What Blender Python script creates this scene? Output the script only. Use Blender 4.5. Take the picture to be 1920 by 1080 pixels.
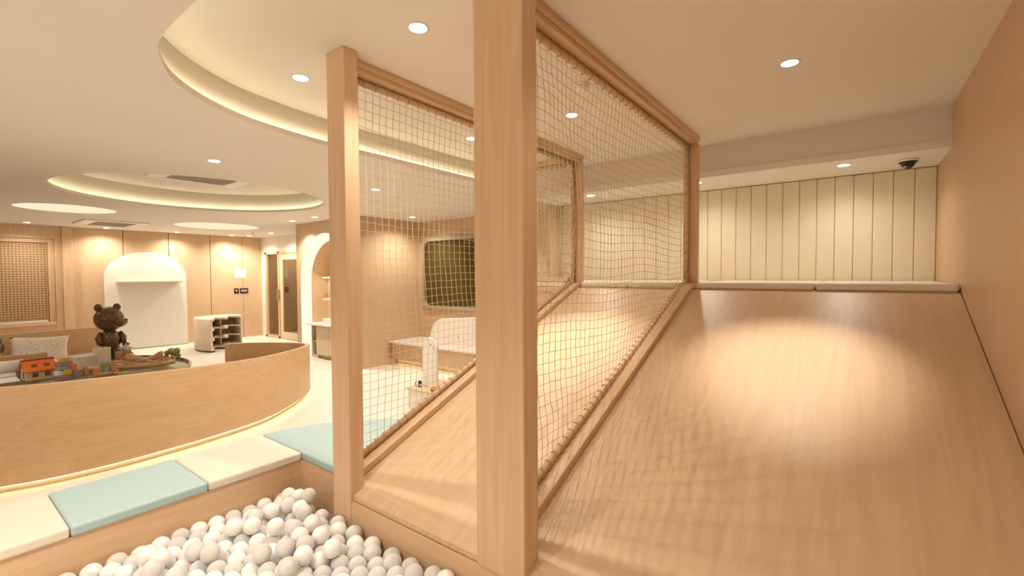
import bpy, bmesh, math, random
from mathutils import Vector, Matrix
random.seed(7)
S = bpy.context.scene
for ob in list(bpy.data.objects): bpy.data.objects.remove(ob)
COL = S.collection
PI = math.pi

# ------------------------------------------------------------------ camera
FW = Vector((-0.60173, 0.79815, -0.029607)); RT = Vector((0.79858, 0.60186, -0.0055315)); UP = Vector((-0.013404, 0.026972, 0.99955))
cd = bpy.data.cameras.new('camera'); cam = bpy.data.objects.new('camera', cd); COL.objects.link(cam)
cd.sensor_width = 36.0; cd.lens = 36.0 * 857.1 / 1920.0; cd.clip_start = 0.02
M = Matrix((RT, UP, -FW)).transposed().to_4x4(); M.translation = Vector((0, 0, 1.5522)); cam.matrix_world = M
S.camera = cam

# ------------------------------------------------------------------ world, exposure
w = bpy.data.worlds.new('world'); S.world = w; w.use_nodes = True
w.node_tree.nodes['Background'].inputs[0].default_value = (1, .9, .78, 1)
w.node_tree.nodes['Background'].inputs[1].default_value = .3
vs = S.view_settings; vs.view_transform = 'Standard'; vs.look = 'None'; vs.gamma = 1.0; vs.exposure = 0.78; vs.use_curve_mapping = False
SPOT_W = 46.0          # power of one ceiling downlight
SPOT_C = (1.0, .915, .785)
COVE = 5.2             # emission of the cove light strips
COVE_C = (1.0, .90, .60)

# ------------------------------------------------------------------ sizes taken off the photograph
C = 2.745      # raised ceiling
C1 = 2.525     # general ceiling
XR = .532      # right wall
XL = -12.307   # far left wall
SY0, SZ0, SY1, SZ1 = 1.42, .37, 4.03, 1.42     # slide foot and head
SK = (SZ1 - SZ0) / (SY1 - SY0)
def slz(y): return SZ0 + SK * (y - SY0)
YB = 5.26      # upholstered wall
ZS = 2.448     # underside of the soffit
CURB = .365

# ------------------------------------------------------------------ materials
MATS = {}
def nt(name):
    m = bpy.data.materials.new(name); m.use_nodes = True
    n = m.node_tree.nodes; l = m.node_tree.links
    return m, n, l, n['Principled BSDF']
def plain(name, col, rough=.5, metal=0, spec=.5, bump=0, bscale=200, coat=0, vary=0):
    m, n, l, b = nt(name); MATS[name] = m
    b.inputs['Base Color'].default_value = (*col, 1); b.inputs['Roughness'].default_value = rough
    b.inputs['Metallic'].default_value = metal; b.inputs['Specular IOR Level'].default_value = spec
    if coat: b.inputs['Coat Weight'].default_value = coat; b.inputs['Coat Roughness'].default_value = .08
    if bump or vary:
        tc = n.new('ShaderNodeTexCoord'); no = n.new('ShaderNodeTexNoise'); no.inputs['Scale'].default_value = bscale; no.inputs['Detail'].default_value = 4
        l.new(tc.outputs['Object'], no.inputs['Vector'])
        if bump:
            bu = n.new('ShaderNodeBump'); bu.inputs['Strength'].default_value = bump; bu.inputs['Distance'].default_value = .002
            l.new(no.outputs['Fac'], bu.inputs['Height']); l.new(bu.outputs['Normal'], b.inputs['Normal'])
        if vary:
            r = n.new('ShaderNodeValToRGB')
            r.color_ramp.elements[0].color = (*[c * (1 - vary) for c in col], 1); r.color_ramp.elements[1].color = (*[min(1, c * (1 + vary)) for c in col], 1)
            r.color_ramp.elements[0].position = .3; r.color_ramp.elements[1].position = .7
            l.new(no.outputs['Fac'], r.inputs['Fac']); l.new(r.outputs['Color'], b.inputs['Base Color'])
    return m
def wood(name, axis, c1, c2, rough=.42, across=70., along=1.6, ring=.28, tilt=0):
    m, n, l, b = nt(name); MATS[name] = m
    b.inputs['Roughness'].default_value = rough
    tc = n.new('ShaderNodeTexCoord')
    def noise(ac, al, detail, dist):
        mp = n.new('ShaderNodeMapping'); s = [ac, ac, ac]; s['xyz'.index(axis)] = al; mp.inputs['Scale'].default_value = s
        rm = n.new('ShaderNodeMapping'); rm.inputs['Rotation'].default_value = (tilt, 0, 0)
        l.new(tc.outputs['Object'], rm.inputs['Vector']); l.new(rm.outputs['Vector'], mp.inputs['Vector'])
        no = n.new('ShaderNodeTexNoise'); no.inputs['Scale'].default_value = 1; no.inputs['Detail'].default_value = detail; no.inputs['Distortion'].default_value = dist
        l.new(mp.outputs['Vector'], no.inputs['Vector']); return no
    fine = noise(across, along, 5, .3); big = noise(across * .10, along * .35, 1, .25)
    sn = n.new('ShaderNodeMath'); sn.operation = 'MULTIPLY'; sn.inputs[1].default_value = 42; l.new(big.outputs['Fac'], sn.inputs[0])
    si = n.new('ShaderNodeMath'); si.operation = 'SINE'; l.new(sn.outputs[0], si.inputs[0])
    k = n.new('ShaderNodeMath'); k.operation = 'MULTIPLY_ADD'; k.inputs[1].default_value = ring * .5; l.new(si.outputs[0], k.inputs[0]); l.new(fine.outputs['Fac'], k.inputs[2])
    r = n.new('ShaderNodeValToRGB'); e = r.color_ramp.elements
    e[0].position = .22; e[0].color = (*c2, 1); e[1].position = .72; e[1].color = (*c1, 1)
    l.new(k.outputs[0], r.inputs['Fac']); l.new(r.outputs['Color'], b.inputs['Base Color'])
    bu = n.new('ShaderNodeBump'); bu.inputs['Strength'].default_value = .06; bu.inputs['Distance'].default_value = .001
    l.new(fine.outputs['Fac'], bu.inputs['Height']); l.new(bu.outputs['Normal'], b.inputs['Normal'])
    return m
def emit(name, col, s):
    m = bpy.data.materials.new(name); m.use_nodes = True; n = m.node_tree.nodes; n.clear()
    e = n.new('ShaderNodeEmission'); e.inputs[0].default_value = (*col, 1); e.inputs[1].default_value = s
    o = n.new('ShaderNodeOutputMaterial'); m.node_tree.links.new(e.outputs[0], o.inputs[0]); MATS[name] = m; return m
W1, W2 = (.72, .50, .315), (.645, .43, .25)
for a in 'xyz': wood('wood_' + a, a, W1, W2)
wood('slide_wood', 'y', (.67, .475, .30), (.605, .415, .255), rough=.45, across=46, along=1.5, ring=.22, tilt=-math.atan(SK))
wood('wall_wood', 'z', (.67, .46, .28), (.595, .395, .23), across=110, along=2.0, ring=.1)
wood('far_wood', 'z', (.67, .475, .30), (.60, .415, .245), across=60, along=2, ring=.12)
wood('ring_wood', 'y', (.67, .46, .26), (.59, .385, .205), across=60, along=1.2, ring=.16)
wood('pale_wood', 'z', (.74, .58, .40), (.68, .51, .33), across=50, along=1.5)
wood('dark_wood', 'z', (.47, .28, .13), (.38, .21, .09), across=50, along=1.5)
wood('toy_wood', 'x', (.62, .38, .19), (.5, .28, .12), across=90, along=6)
plain('ceiling_paint', (.80, .745, .665), .9, spec=.2, vary=.015, bscale=1.2)
plain('white_paint', (.84, .80, .74), .8, spec=.3)
plain('fascia_paint', (.80, .72, .65), .8, spec=.3)
plain('floor_vinyl', (.83, .775, .70), .34, vary=.02, bscale=1.5)
plain('leather', (.80, .715, .55), .5, bump=.08, bscale=500)
plain('cushion_cream', (.84, .755, .62), .5, bump=.06, bscale=500)
plain('pad_cream', (.76, .69, .58), .5, bump=.06, bscale=400)
plain('pad_blue', (.42, .56, .57), .48, bump=.06, bscale=400)
plain('cord', (.70, .56, .38), .8)
plain('rope', (.50, .33, .18), .85, bump=.3, bscale=900)
plain('arch_white', (.80, .775, .715), .22)
plain('white_plastic', (.86, .83, .79), .35)
plain('white_laminate', (.86, .80, .74), .3)
plain('black_plastic', (.02, .016, .013), .35)
plain('dark_gap', (.06, .04, .025), .9)
plain('grey_metal', (.45, .42, .37), .3, metal=.8)
plain('vent_grey', (.40, .35, .29), .7)
plain('frame_pale', (.42, .36, .25), .35)
plain('dark_glass', (.075, .052, .008), .06, spec=.6)
plain('bear_brown', (.125, .06, .02), .18, coat=.6)
plain('stone', (.74, .68, .58), .6, vary=.06, bscale=30)
plain('grey_stone', (.45, .41, .36), .6)
plain('orange', (.80, .19, .03), .45)
plain('red_brown', (.26, .07, .03), .5)
plain('yellow', (.78, .46, .06), .5)
plain('toy_blue', (.28, .38, .46), .5)
plain('toy_purple', (.33, .25, .27), .5)
plain('toy_green', (.30, .29, .08), .6)
plain('toy_coral', (.66, .26, .12), .5)
plain('paper', (.86, .83, .82), .7)
plain('print_grey', (.62, .60, .62), .7)
plain('weave', (.54, .36, .20), .8, vary=.08, bscale=60)
plain('weave_back', (.40, .255, .13), .9)
plain('shelf_pale', (.80, .68, .52), .45)
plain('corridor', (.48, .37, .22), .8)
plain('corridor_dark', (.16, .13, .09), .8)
plain('plinth', (.70, .60, .42), .7)
emit('lamp', (1, .93, .82), 14)
emit('cove_led', COVE_C, COVE)
emit('warm_led', (1, .80, .42), 3.0)
emit('disc_led', (1, .84, .56), .60)
emit('arch_led', (1, .87, .66), .68)
emit('bulb_yellow', (1, .86, .45), .5)
def floral():
    m, n, l, b = nt('floral'); MATS['floral'] = m
    tc = n.new('ShaderNodeTexCoord'); v = n.new('ShaderNodeTexVoronoi'); v.inputs['Scale'].default_value = 26
    l.new(tc.outputs['Object'], v.inputs['Vector']); r = n.new('ShaderNodeValToRGB'); e = r.color_ramp.elements
    e[0].position = .16; e[0].color = (.42, .30, .24, 1); e[1].position = .24; e[1].color = (.80, .72, .63, 1)
    l.new(v.outputs['Distance'], r.inputs['Fac']); l.new(r.outputs['Color'], b.inputs['Base Color']); b.inputs['Roughness'].default_value = .9
floral()
def clear(name, dif, gl):
    m = bpy.data.materials.new(name); m.use_nodes = True; n = m.node_tree.nodes; n.clear(); l = m.node_tree.links; MATS[name] = m
    o = n.new('ShaderNodeOutputMaterial'); t = n.new('ShaderNodeBsdfTransparent'); d = n.new('ShaderNodeBsdfDiffuse'); g = n.new('ShaderNodeBsdfGlossy'); tl = n.new('ShaderNodeBsdfTranslucent')
    t.inputs[0].default_value = (1, .985, .965, 1); d.inputs[0].default_value = (.99, .965, .94, 1); tl.inputs[0].default_value = (.99, .965, .94, 1); g.inputs['Roughness'].default_value = .04
    f = n.new('ShaderNodeLayerWeight'); f.inputs[0].default_value = .35
    a = n.new('ShaderNodeMixShader'); a.inputs[0].default_value = .12; l.new(d.outputs[0], a.inputs[1]); l.new(tl.outputs[0], a.inputs[2])
    b = n.new('ShaderNodeMixShader'); mm = n.new('ShaderNodeMath'); mm.operation = 'MULTIPLY_ADD'; mm.inputs[1].default_value = .3; mm.inputs[2].default_value = dif
    l.new(f.outputs['Facing'], mm.inputs[0]); l.new(mm.outputs[0], b.inputs[0]); l.new(t.outputs[0], b.inputs[1]); l.new(a.outputs[0], b.inputs[2])
    c = n.new('ShaderNodeMixShader'); m2 = n.new('ShaderNodeMath'); m2.operation = 'MULTIPLY'; m2.inputs[1].default_value = gl
    l.new(f.outputs['Fresnel'], m2.inputs[0]); l.new(m2.outputs[0], c.inputs[0]); l.new(b.outputs[0], c.inputs[1]); l.new(g.outputs[0], c.inputs[2]); l.new(c.outputs[0], o.inputs[0])
clear('ball_clear', .66, 1.0)
def glass(name, tint, refl):
    m = bpy.data.materials.new(name); m.use_nodes = True; n = m.node_tree.nodes; n.clear(); l = m.node_tree.links; MATS[name] = m
    o = n.new('ShaderNodeOutputMaterial'); t = n.new('ShaderNodeBsdfTransparent'); g = n.new('ShaderNodeBsdfGlossy'); x = n.new('ShaderNodeMixShader')
    t.inputs[0].default_value = (*tint, 1); g.inputs['Roughness'].default_value = .02; x.inputs[0].default_value = refl
    l.new(t.outputs[0], x.inputs[1]); l.new(g.outputs[0], x.inputs[2]); l.new(x.outputs[0], o.inputs[0])
glass('door_glass', (.82, .76, .62), .16)
glass('table_glass', (.80, .80, .74), .22)
plain('ball_white', (.90, .865, .83), .28, coat=.3)
MATS['ball_white'].node_tree.nodes['Principled BSDF'].inputs['Subsurface Weight'].default_value = .0

# ------------------------------------------------------------------ mesh helpers
class MB:
    def __init__(s): s.v = []; s.f = []; s.sm = []
    def add(s, v, f, smooth=False):
        o = len(s.v); s.v += [tuple(p) for p in v]; s.f += [tuple(i + o for i in q) for q in f]; s.sm += [smooth] * len(f); return s
    def box(s, x0, x1, y0, y1, z0, z1):
        v = [(x, y, z) for z in (z0, z1) for y in (y0, y1) for x in (x0, x1)]
        return s.add(v, [(0, 2, 3, 1), (4, 5, 7, 6), (0, 1, 5, 4), (2, 6, 7, 3), (0, 4, 6, 2), (1, 3, 7, 5)])
    def cbox(s, c, size, rz=0, rx=0, ry=0):
        m = MB().box(*[k for h in size for k in (-h / 2, h / 2)])
        R = Matrix.Rotation(rz, 3, 'Z') @ Matrix.Rotation(ry, 3, 'Y') @ Matrix.Rotation(rx, 3, 'X')
        return s.add([R @ Vector(p) + Vector(c) for p in m.v], m.f)
    def prism(s, pts, axis, a, b, smooth=False):
        """2-D polygon extruded along an axis from a to b; pts are the other two coordinates in xyz order"""
        def P(p, t):
            q = list(p); q.insert('xyz'.index(axis), t); return q
        n = len(pts); v = [P(p, a) for p in pts] + [P(p, b) for p in pts]
        s.add(v, [tuple(range(n))[::-1], tuple(range(n, 2 * n))])
        return s.add(v, [(i, (i + 1) % n, (i + 1) % n + n, i + n) for i in range(n)], smooth)
    def lathe(s, prof, c=(0, 0, 0), n=24, axis='z', smooth=True):
        v = []; f = []
        for r, h in prof:
            for i in range(n):
                a = 2 * PI * i / n; p = [r * math.cos(a), r * math.sin(a)]
                q = [p[0], p[1], h] if axis == 'z' else ([h, p[0], p[1]] if axis == 'x' else [p[0], h, p[1]])
                v.append([q[k] + c[k] for k in range(3)])
        for j in range(len(prof) - 1):
            for i in range(n): f.append((j * n + i, j * n + (i + 1) % n, (j + 1) * n + (i + 1) % n, (j + 1) * n + i))
        f.append(tuple(range(n))[::-1]); f.append(tuple(range((len(prof) - 1) * n, len(prof) * n)))
        return s.add(v, f, smooth)
    def tube(s, pts, r, n=8, cap=True):
        pts = [Vector(p) for p in pts]; v = []; f = []; u = None
        for i, p in enumerate(pts):
            t = (pts[min(i + 1, len(pts) - 1)] - pts[max(i - 1, 0)]).normalized()
            if u is None: u = t.orthogonal().normalized()
            u = (u - t * u.dot(t)).normalized(); w_ = t.cross(u)
            rr = r[i] if isinstance(r, (list, tuple)) else r
            for k in range(n): a = 2 * PI * k / n; v.append(p + (u * math.cos(a) + w_ * math.sin(a)) * rr)
        for i in range(len(pts) - 1):
            for k in range(n): f.append((i * n + k, i * n + (k + 1) % n, (i + 1) * n + (k + 1) % n, (i + 1) * n + k))
        if cap: f.append(tuple(range(n))[::-1]); f.append(tuple(range((len(pts) - 1) * n, len(pts) * n)))
        return s.add(v, f, True)
    def ball(s, c, r, n=16, m=10):
        rx, ry, rz = r if isinstance(r, (tuple, list)) else (r, r, r)
        v = [(c[0], c[1], c[2] - rz)]; f = []
        for j in range(1, m):
            t = -PI / 2 + PI * j / m
            for i in range(n): a = 2 * PI * i / n; v.append((c[0] + rx * math.cos(t) * math.cos(a), c[1] + ry * math.cos(t) * math.sin(a), c[2] + rz * math.sin(t)))
        v.append((c[0], c[1], c[2] + rz))
        for i in range(n): f.append((0, 1 + (i + 1) % n, 1 + i))
        for j in range(m - 2):
            for i in range(n): a = 1 + j * n; f.append((a + i, a + (i + 1) % n, a + n + (i + 1) % n, a + n + i))
        a = 1 + (m - 2) * n
        for i in range(n): f.append((a + i, a + (i + 1) % n, len(v) - 1))
        return s.add(v, f, True)
ORG = {}
def tag(o, label=None, cat=None, group=None, kind=None):
    if label: o['label'] = label
    if cat: o['category'] = cat
    if group: o['group'] = group
    if kind: o['kind'] = kind
    return o
def obj(name, mb, mat, parent=None, bevel=0, org=None, seg=2):
    """link one mesh; coordinates are given in world space, the origin goes to the parent's origin (or the base of the thing)"""
    if parent is not None: o_ = ORG[parent.name]
    elif org is not None: o_ = Vector(org)
    else:
        xs = [p[0] for p in mb.v]; ys = [p[1] for p in mb.v]; zs = [p[2] for p in mb.v]
        o_ = Vector(((min(xs) + max(xs)) / 2, (min(ys) + max(ys)) / 2, min(zs)))
    me = bpy.data.meshes.new(name); me.from_pydata([tuple(Vector(p) - o_) for p in mb.v], [], mb.f)
    me.polygons.foreach_set('use_smooth', mb.sm); me.materials.append(MATS[mat] if isinstance(mat, str) else mat)
    bm = bmesh.new(); bm.from_mesh(me); bmesh.ops.remove_doubles(bm, verts=bm.verts, dist=1e-6); bmesh.ops.recalc_face_normals(bm, faces=bm.faces); bm.to_mesh(me); bm.free()
    o = bpy.data.objects.new(name, me); COL.objects.link(o)
    if parent is not None: o.parent = parent
    else: o.location = o_
    ORG[o.name] = o_
    if bevel:
        b = o.modifiers.new('bevel', 'BEVEL'); b.width = bevel; b.segments = seg; b.limit_method = 'ANGLE'; b.angle_limit = math.radians(40)
        b.harden_normals = False
    return o
def thing(name, label, cat, loc, group=None, kind=None):
    e = bpy.data.objects.new(name, None); COL.objects.link(e); e.location = loc; e.empty_display_size = .1; ORG[e.name] = Vector(loc)
    return tag(e, label, cat, group, kind)
def struct(name, mb, mat, label, bevel=0, cat=None):
    return tag(obj(name, mb, mat, None, bevel), label, cat, None, 'structure')
def twin(src, parent, loc=(0, 0, 0), name=None):
    c = src.copy(); COL.objects.link(c); c.parent = parent; c.location = loc
    if name: c.name = name
    return c
def catmull(pts, n=8, closed=False):
    P = [Vector(p) for p in pts]; out = []; N = len(P)
    for i in range(N if closed else N - 1):
        g = (lambda k: P[k % N]) if closed else (lambda k: P[max(0, min(N - 1, k))])
        a, b, c, d = g(i - 1), g(i), g(i + 1), g(i + 2)
        for j in range(n):
            t = j / n; out.append(.5 * ((2 * b) + (c - a) * t + (2 * a - 5 * b + 4 * c - d) * t * t + (3 * b - a - 3 * c + d) * t ** 3))
    if not closed: out.append(P[-1])
    return out
def offset(pts, d, closed=False):
    """plan offset to the left of the direction of travel"""
    out = []; N = len(pts)
    for i in range(N):
        a = pts[(i - 1) % N] if closed or i > 0 else pts[i]; b = pts[(i + 1) % N] if closed or i < N - 1 else pts[i]
        t = Vector((b[0] - a[0], b[1] - a[1])).normalized(); nn = Vector((-t.y, t.x)) * d
        q = Vector(pts[i]).copy(); q[0] += nn.x; q[1] += nn.y; out.append(q)
    return out
def band(mb, A, B, closed=False, smooth=True):
    """quads between two equally long 3-D polylines"""
    n = len(A); mb.add(list(A) + list(B), [(i, (i + 1) % n, (i + 1) % n + n, i + n) for i in range(n if closed else n - 1)], smooth); return mb
def zz(pts, z): return [(p[0], p[1], z) for p in pts]
def sweep_wall(pts, d0, d1, z0, z1, closed=False):
    """a solid curved board between plan offsets d0 and d1; z1 may be a list"""
    A = offset(pts, d0, closed); B = offset(pts, d1, closed); zt = z1 if isinstance(z1, list) else [z1] * len(pts); m = MB()
    a0, b0 = zz(A, z0), zz(B, z0); a1 = [(p[0], p[1], z) for p, z in zip(A, zt)]; b1 = [(p[0], p[1], z) for p, z in zip(B, zt)]
    for s, e in ((a0, a1), (a1, b1), (b1, b0), (b0, a0)): band(m, s, e, closed)
    if not closed:
        for i in (0, -1): m.add([a0[i], a1[i], b1[i], b0[i]], [(0, 1, 2, 3)])
    return m
def circle(cx, cy, r, n=72): return [Vector((cx + r * math.cos(2 * PI * i / n), cy + r * math.sin(2 * PI * i / n), 0)) for i in range(n)]
def plate_with_holes(outer, holes, z0, z1):
    cu = bpy.data.curves.new('tmp', 'CURVE'); cu.dimensions = '2D'; cu.fill_mode = 'BOTH'
    for loop in [outer] + holes:
        sp = cu.splines.new('POLY'); sp.points.add(len(loop) - 1); sp.use_cyclic_u = True
        for i, p in enumerate(loop): sp.points[i].co = (p[0], p[1], 0, 1)
    cu.extrude = (z1 - z0) / 2
    o = bpy.data.objects.new('tmp', cu); COL.objects.link(o); bpy.context.view_layer.update()
    me = bpy.data.meshes.new_from_object(o.evaluated_get(bpy.context.evaluated_depsgraph_get()))
    mb = MB(); mb.add([(v.co.x, v.co.y, v.co.z + (z0 + z1) / 2) for v in me.vertices], [tuple(p.vertices) for p in me.polygons])
    bpy.data.objects.remove(o); bpy.data.curves.remove(cu); bpy.data.meshes.remove(me); return mb
def plate_upright(outer, holes, axis, a, b):
    """plate_with_holes stood up: plan coordinates (u, z), thickness along axis x or y"""
    m = plate_with_holes(outer, holes, a, b)
    m.v = [(t, u, z) if axis == 'x' else (u, t, z) for (u, z, t) in m.v]; return m
def arch(c, r, zs, z0, rise=None, n=28):
    rise = rise or r
    return [(c - r, z0)] + [(c - r * math.cos(PI * i / n), zs + rise * math.sin(PI * i / n)) for i in range(n + 1)] + [(c + r, z0)]
def rrect(x0, x1, z0, z1, r, n=8):
    out = []
    for cx, cz, a in ((x1 - r, z1 - r, 0), (x0 + r, z1 - r, PI / 2), (x0 + r, z0 + r, PI), (x1 - r, z0 + r, 3 * PI / 2)):
        out += [(cx + r * math.cos(a + PI / 2 * i / n), cz + r * math.sin(a + PI / 2 * i / n)) for i in range(n + 1)]
    return out

# ================================================================== THE SETTING
struct('floor', MB().box(-13.2, .75, -2.6, 8.2, -.06, 0), 'floor_vinyl', 'glossy cream vinyl floor of the playroom', cat='floor')
# --- ceilings
lip = catmull([(XR + .1, .64, 0), (-.8, .64, 0), (-1.87, .64, 0), (-2.25, .648, 0), (-2.45, .69, 0), (-2.71, .817, 0), (-2.92, 1.02, 0), (-3.08, 1.29, 0), (-3.16, 1.6, 0), (-3.2, 1.95, 0), (-3.205, 2.6, 0), (-3.205, 3.6, 0), (-3.205, 4.56, 0)], 6)
lip = offset(lip, -.004)
RC = (-6.45, 2.25)
CD = C + .05   # ceiling inside the circular cove
lip_in = offset(lip, .015)
hole1 = [(p[0], p[1]) for p in lip] + [(XR + .1, 4.56)]
ring1 = circle(*RC, 1.365)
dl = [(-9.03, 1.42, .54), (-10.03, 3.72, .70)]
ceil = struct('ceiling', plate_with_holes([(-13.2, -2.6), (.75, -2.6), (.75, 8.2), (-13.2, 8.2)], [hole1, ring1] + [circle(x, y, r) for x, y, r in dl], C1, C1 + .03), 'ceiling_paint', 'smooth beige plaster ceiling with rounded recesses', cat='ceiling')
struct('ceiling', MB().box(-3.5, .75, .4, 4.56, C, C + .05), 'ceiling_paint', 'raised plaster ceiling above the slides', cat='ceiling')
struct('ceiling', MB().prism([(p[0], p[1]) for p in circle(*RC, 1.6)], 'z', CD, CD + .04), 'ceiling_paint', 'raised round ceiling inside the circular cove', cat='ceiling')
def cove(name, line, closed, label, zt, back):
    t = thing(name, label, 'cove', tuple(line[0][:2]) + (C1,), None, 'structure')
    obj('cove_wall', sweep_wall(line, -back, -back - .015, C1 + .03, zt, closed), 'ceiling_paint', t)
    obj('cove_lip', sweep_wall(line, -.002, -.016, C1 + .03, C1 + .036, closed), 'ceiling_paint', t)
    tag(obj('light_strip', sweep_wall(line, -.028, -.040, C1 + .031, C1 + .036, closed), 'cove_led', t), 'glowing warm light strip')
lipd = [p for p in lip]
# travel direction: from the right wall towards -x, then +y: left side is -y / ... so the outside of the recess is on the left
def outward(line): return [Vector(p) for p in line][::-1]
cove('trim_1', outward(lipd), False, 'lit cove edge around the raised ceiling over the slides', C, .05)
cove('trim_2', circle(*RC, 1.365), True, 'lit circular cove in the ceiling over the bench', CD, .065)
# --- walls
struct('wall_right', MB().box(XR, XR + .15, -2.6, 5.6, 0, C + .05), 'wall_wood', 'tall wood veneer wall beside the right slide', cat='wall')
struct('wall_front', MB().box(-13.2, XR + .15, -2.6, -2.45, 0, C1), 'white_paint', 'cream wall behind the viewer', cat='wall')
wb = struct('wall_back', MB().box(-3.3, XR + .05, YB + .03, YB + .15, 0, C), 'dark_gap', 'back wall of upright cream upholstered panels', cat='wall')
PW = .1408
first = None; i = 0; x = XR
while x > -3.13:
    x0 = max(x - PW, -3.15)
    m = MB().box(x0 + .0008, x - .0008, YB - .012, YB + .03, 1.43, ZS - .004)
    if first is None or x0 == -3.15:
        pn = obj('upholstered_panel', m, 'leather', wb, .009, seg=3); first = first or pn
    else: twin(first, wb, (x - XR, 0, 0))
    x -= PW
# side wall of the platform with its net window
sw = struct('wall_side', plate_upright([(4.1, 1.42), (5.26, 1.42), (5.26, ZS), (4.1, ZS)], [[(4.2, 1.56), (5.0, 1.56), (5.0, 2.37), (4.2, 2.37)]], 'x', -3.21, -3.15), 'pale_wood', 'short pale side wall with a net window at the end of the platform', cat='wall')
def grid_net(y0, y1, z0, z1, x, cell, r):
    m = MB()
    y = y0 + cell / 2
    while y < y1: m.tube([(x, y, z0), (x, y, z1)], r, 3, False); y += cell
    z = z0 + cell / 2
    while z < z1: m.tube([(x, y0, z), (x, y1, z)], r, 3, False); z += cell
    return m
obj('window_net', grid_net(4.2, 5.0, 1.56, 2.37, -3.18, .05, .0022), 'cord', sw)
# soffit
sf = thing('trim_3', 'painted soffit above the upholstered wall', 'soffit', (-1.3, 4.9, ZS), None, 'structure')
obj('fascia', MB().box(-3.3, XR, 4.534, 4.6, 2.50, C + .02), 'fascia_paint', sf)
obj('soffit_board', MB().box(-3.3, XR, 4.526, YB + .04, ZS, 2.502), 'white_paint', sf)
# far left wall
wl = struct('wall_left', MB().box(XL - .25, XL - .02, -2.6, 5.7, 0, C1), 'dark_gap', 'far wood panelled wall with the white arch', cat='wall')
ed = [1.98, 2.77, 3.565, 4.385, 5.10, 5.575]
for a, b in zip(ed[:-1], ed[1:]):
    obj('wood_panel', MB().box(XL - .02, XL, a + .006, b - (.001 if b == 5.10 else .006), 0.0, C1 - .002), 'far_wood', wl, .002)
obj('wood_panel', MB().box(XL - .02, XL - .015, -2.5, -1.4, 0, C1 - .002), 'far_wood', wl)
bb = struct('baseboard_left', MB().box(XL, XL + .012, 1.98, 5.55, 0, .02), 'white_paint', 'thin white skirting under the arch wall', cat='baseboard')
# door wall
YD = 5.558
struct('wall_far', plate_upright([(XL, 0), (XL, C1), (-8.4, C1), (-8.4, 0)], [[(-12.08, .0001), (-12.08, 2.15), (-10.1, 2.15), (-10.1, .0001)]], 'y', YD, YD + .12), 'white_paint', 'plain cream wall around the glass door', cat='wall')
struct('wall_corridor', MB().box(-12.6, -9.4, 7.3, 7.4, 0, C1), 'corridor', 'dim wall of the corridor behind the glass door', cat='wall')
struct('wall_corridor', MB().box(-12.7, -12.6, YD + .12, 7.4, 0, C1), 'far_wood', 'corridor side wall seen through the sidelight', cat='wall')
dr = thing('door_1', 'glazed door with a narrow sidelight in a wood frame', 'door', (-11.1, YD, 0), None, 'structure')
fr = MB()
for a, b in ((-12.08, -12.0), (-11.43, -11.36), (-10.18, -10.1)): fr.box(a, b, YD - .02, YD + .1, 0, 2.15)
fr.box(-12.08, -10.1, YD - .02, YD + .1, 2.09, 2.15).box(-12.08, -11.36, YD - .02, YD + .1, 0, .06)
obj('door_frame', fr, 'wood_z', dr, .004)
obj('pane', MB().box(-12.0, -11.43, YD + .03, YD + .04, .06, 2.09), 'door_glass', dr)
lf = MB().box(-11.35, -11.2, YD - .01, YD + .04, .01, 2.08).box(-10.32, -10.19, YD - .01, YD + .04, .01, 2.08).box(-11.2, -10.32, YD - .01, YD + .04, 1.94, 2.08).box(-11.2, -10.32, YD - .01, YD + .04, .01, .18)
leaf = obj('door_leaf', lf, 'pale_wood', dr, .004)
obj('pane', MB().box(-11.2, -10.32, YD + .01, YD + .02, .18, 1.94), 'door_glass', leaf)
obj('handle', MB().box(-11.42, -11.35, YD - .06, YD - .03, .95, 1.22).box(-11.4, -11.37, YD - .03, YD - .01, 1.0, 1.03).box(-11.4, -11.37, YD - .03, YD - .01, 1.15, 1.18), 'grey_metal', leaf, .006)
cl = thing('corridor_light', 'warm ceiling light strip of the corridor beyond the door', 'light', (-11, 6.6, C1 - .05))
obj('diffuser', MB().box(-12.2, -10.0, 6.9, 7.0, C1 - .02, C1 - .005), 'warm_led', cl); obj('housing', MB().box(-12.22, -9.98, 6.88, 7.02, C1 - .005, C1), 'white_plastic', cl)
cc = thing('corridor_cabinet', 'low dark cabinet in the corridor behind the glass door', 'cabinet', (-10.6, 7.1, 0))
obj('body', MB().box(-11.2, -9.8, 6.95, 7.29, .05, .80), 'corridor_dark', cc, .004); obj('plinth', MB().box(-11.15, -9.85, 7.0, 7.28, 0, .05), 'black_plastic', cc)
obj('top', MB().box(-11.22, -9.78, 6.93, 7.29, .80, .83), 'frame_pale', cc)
# niche block
NX0, NX1, NY = -8.54, -6.5, 4.5
wn = struct('wall_niche', plate_upright([(NX0, 0), (NX0, C1), (NX1, C1), (NX1, 0)], [arch(-7.58, .82, 1.49, .0002)], 'y', NY, NY + .02), 'far_wood', 'wood wall with a glowing arched niche', cat='wall')
obj('return_panel', MB().box(NX0, NX0 + .02, NY + .02, YD, 0, C1), 'far_wood', wn)
obj('niche_back', MB().box(NX0 + .03, NX1 - .03, 5.0, 5.02, 0, C1), 'far_wood', wn)
A = arch(-7.58, .82, 1.49, 0); B = arch(-7.56, .74, 1.45, 0)
rv = MB(); band(rv, [(u, 4.66, z) for u, z in B], [(u, 5.0, z) for u, z in B])
obj('niche_reveal', rv, 'far_wood', wn)
ar = MB(); band(ar, [(u, NY + .004, z) for u, z in A], [(u, 4.66, z) for u, z in B])
tag(obj('glowing_band', ar, 'arch_led', wn), 'glowing cream band around the niche')
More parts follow.
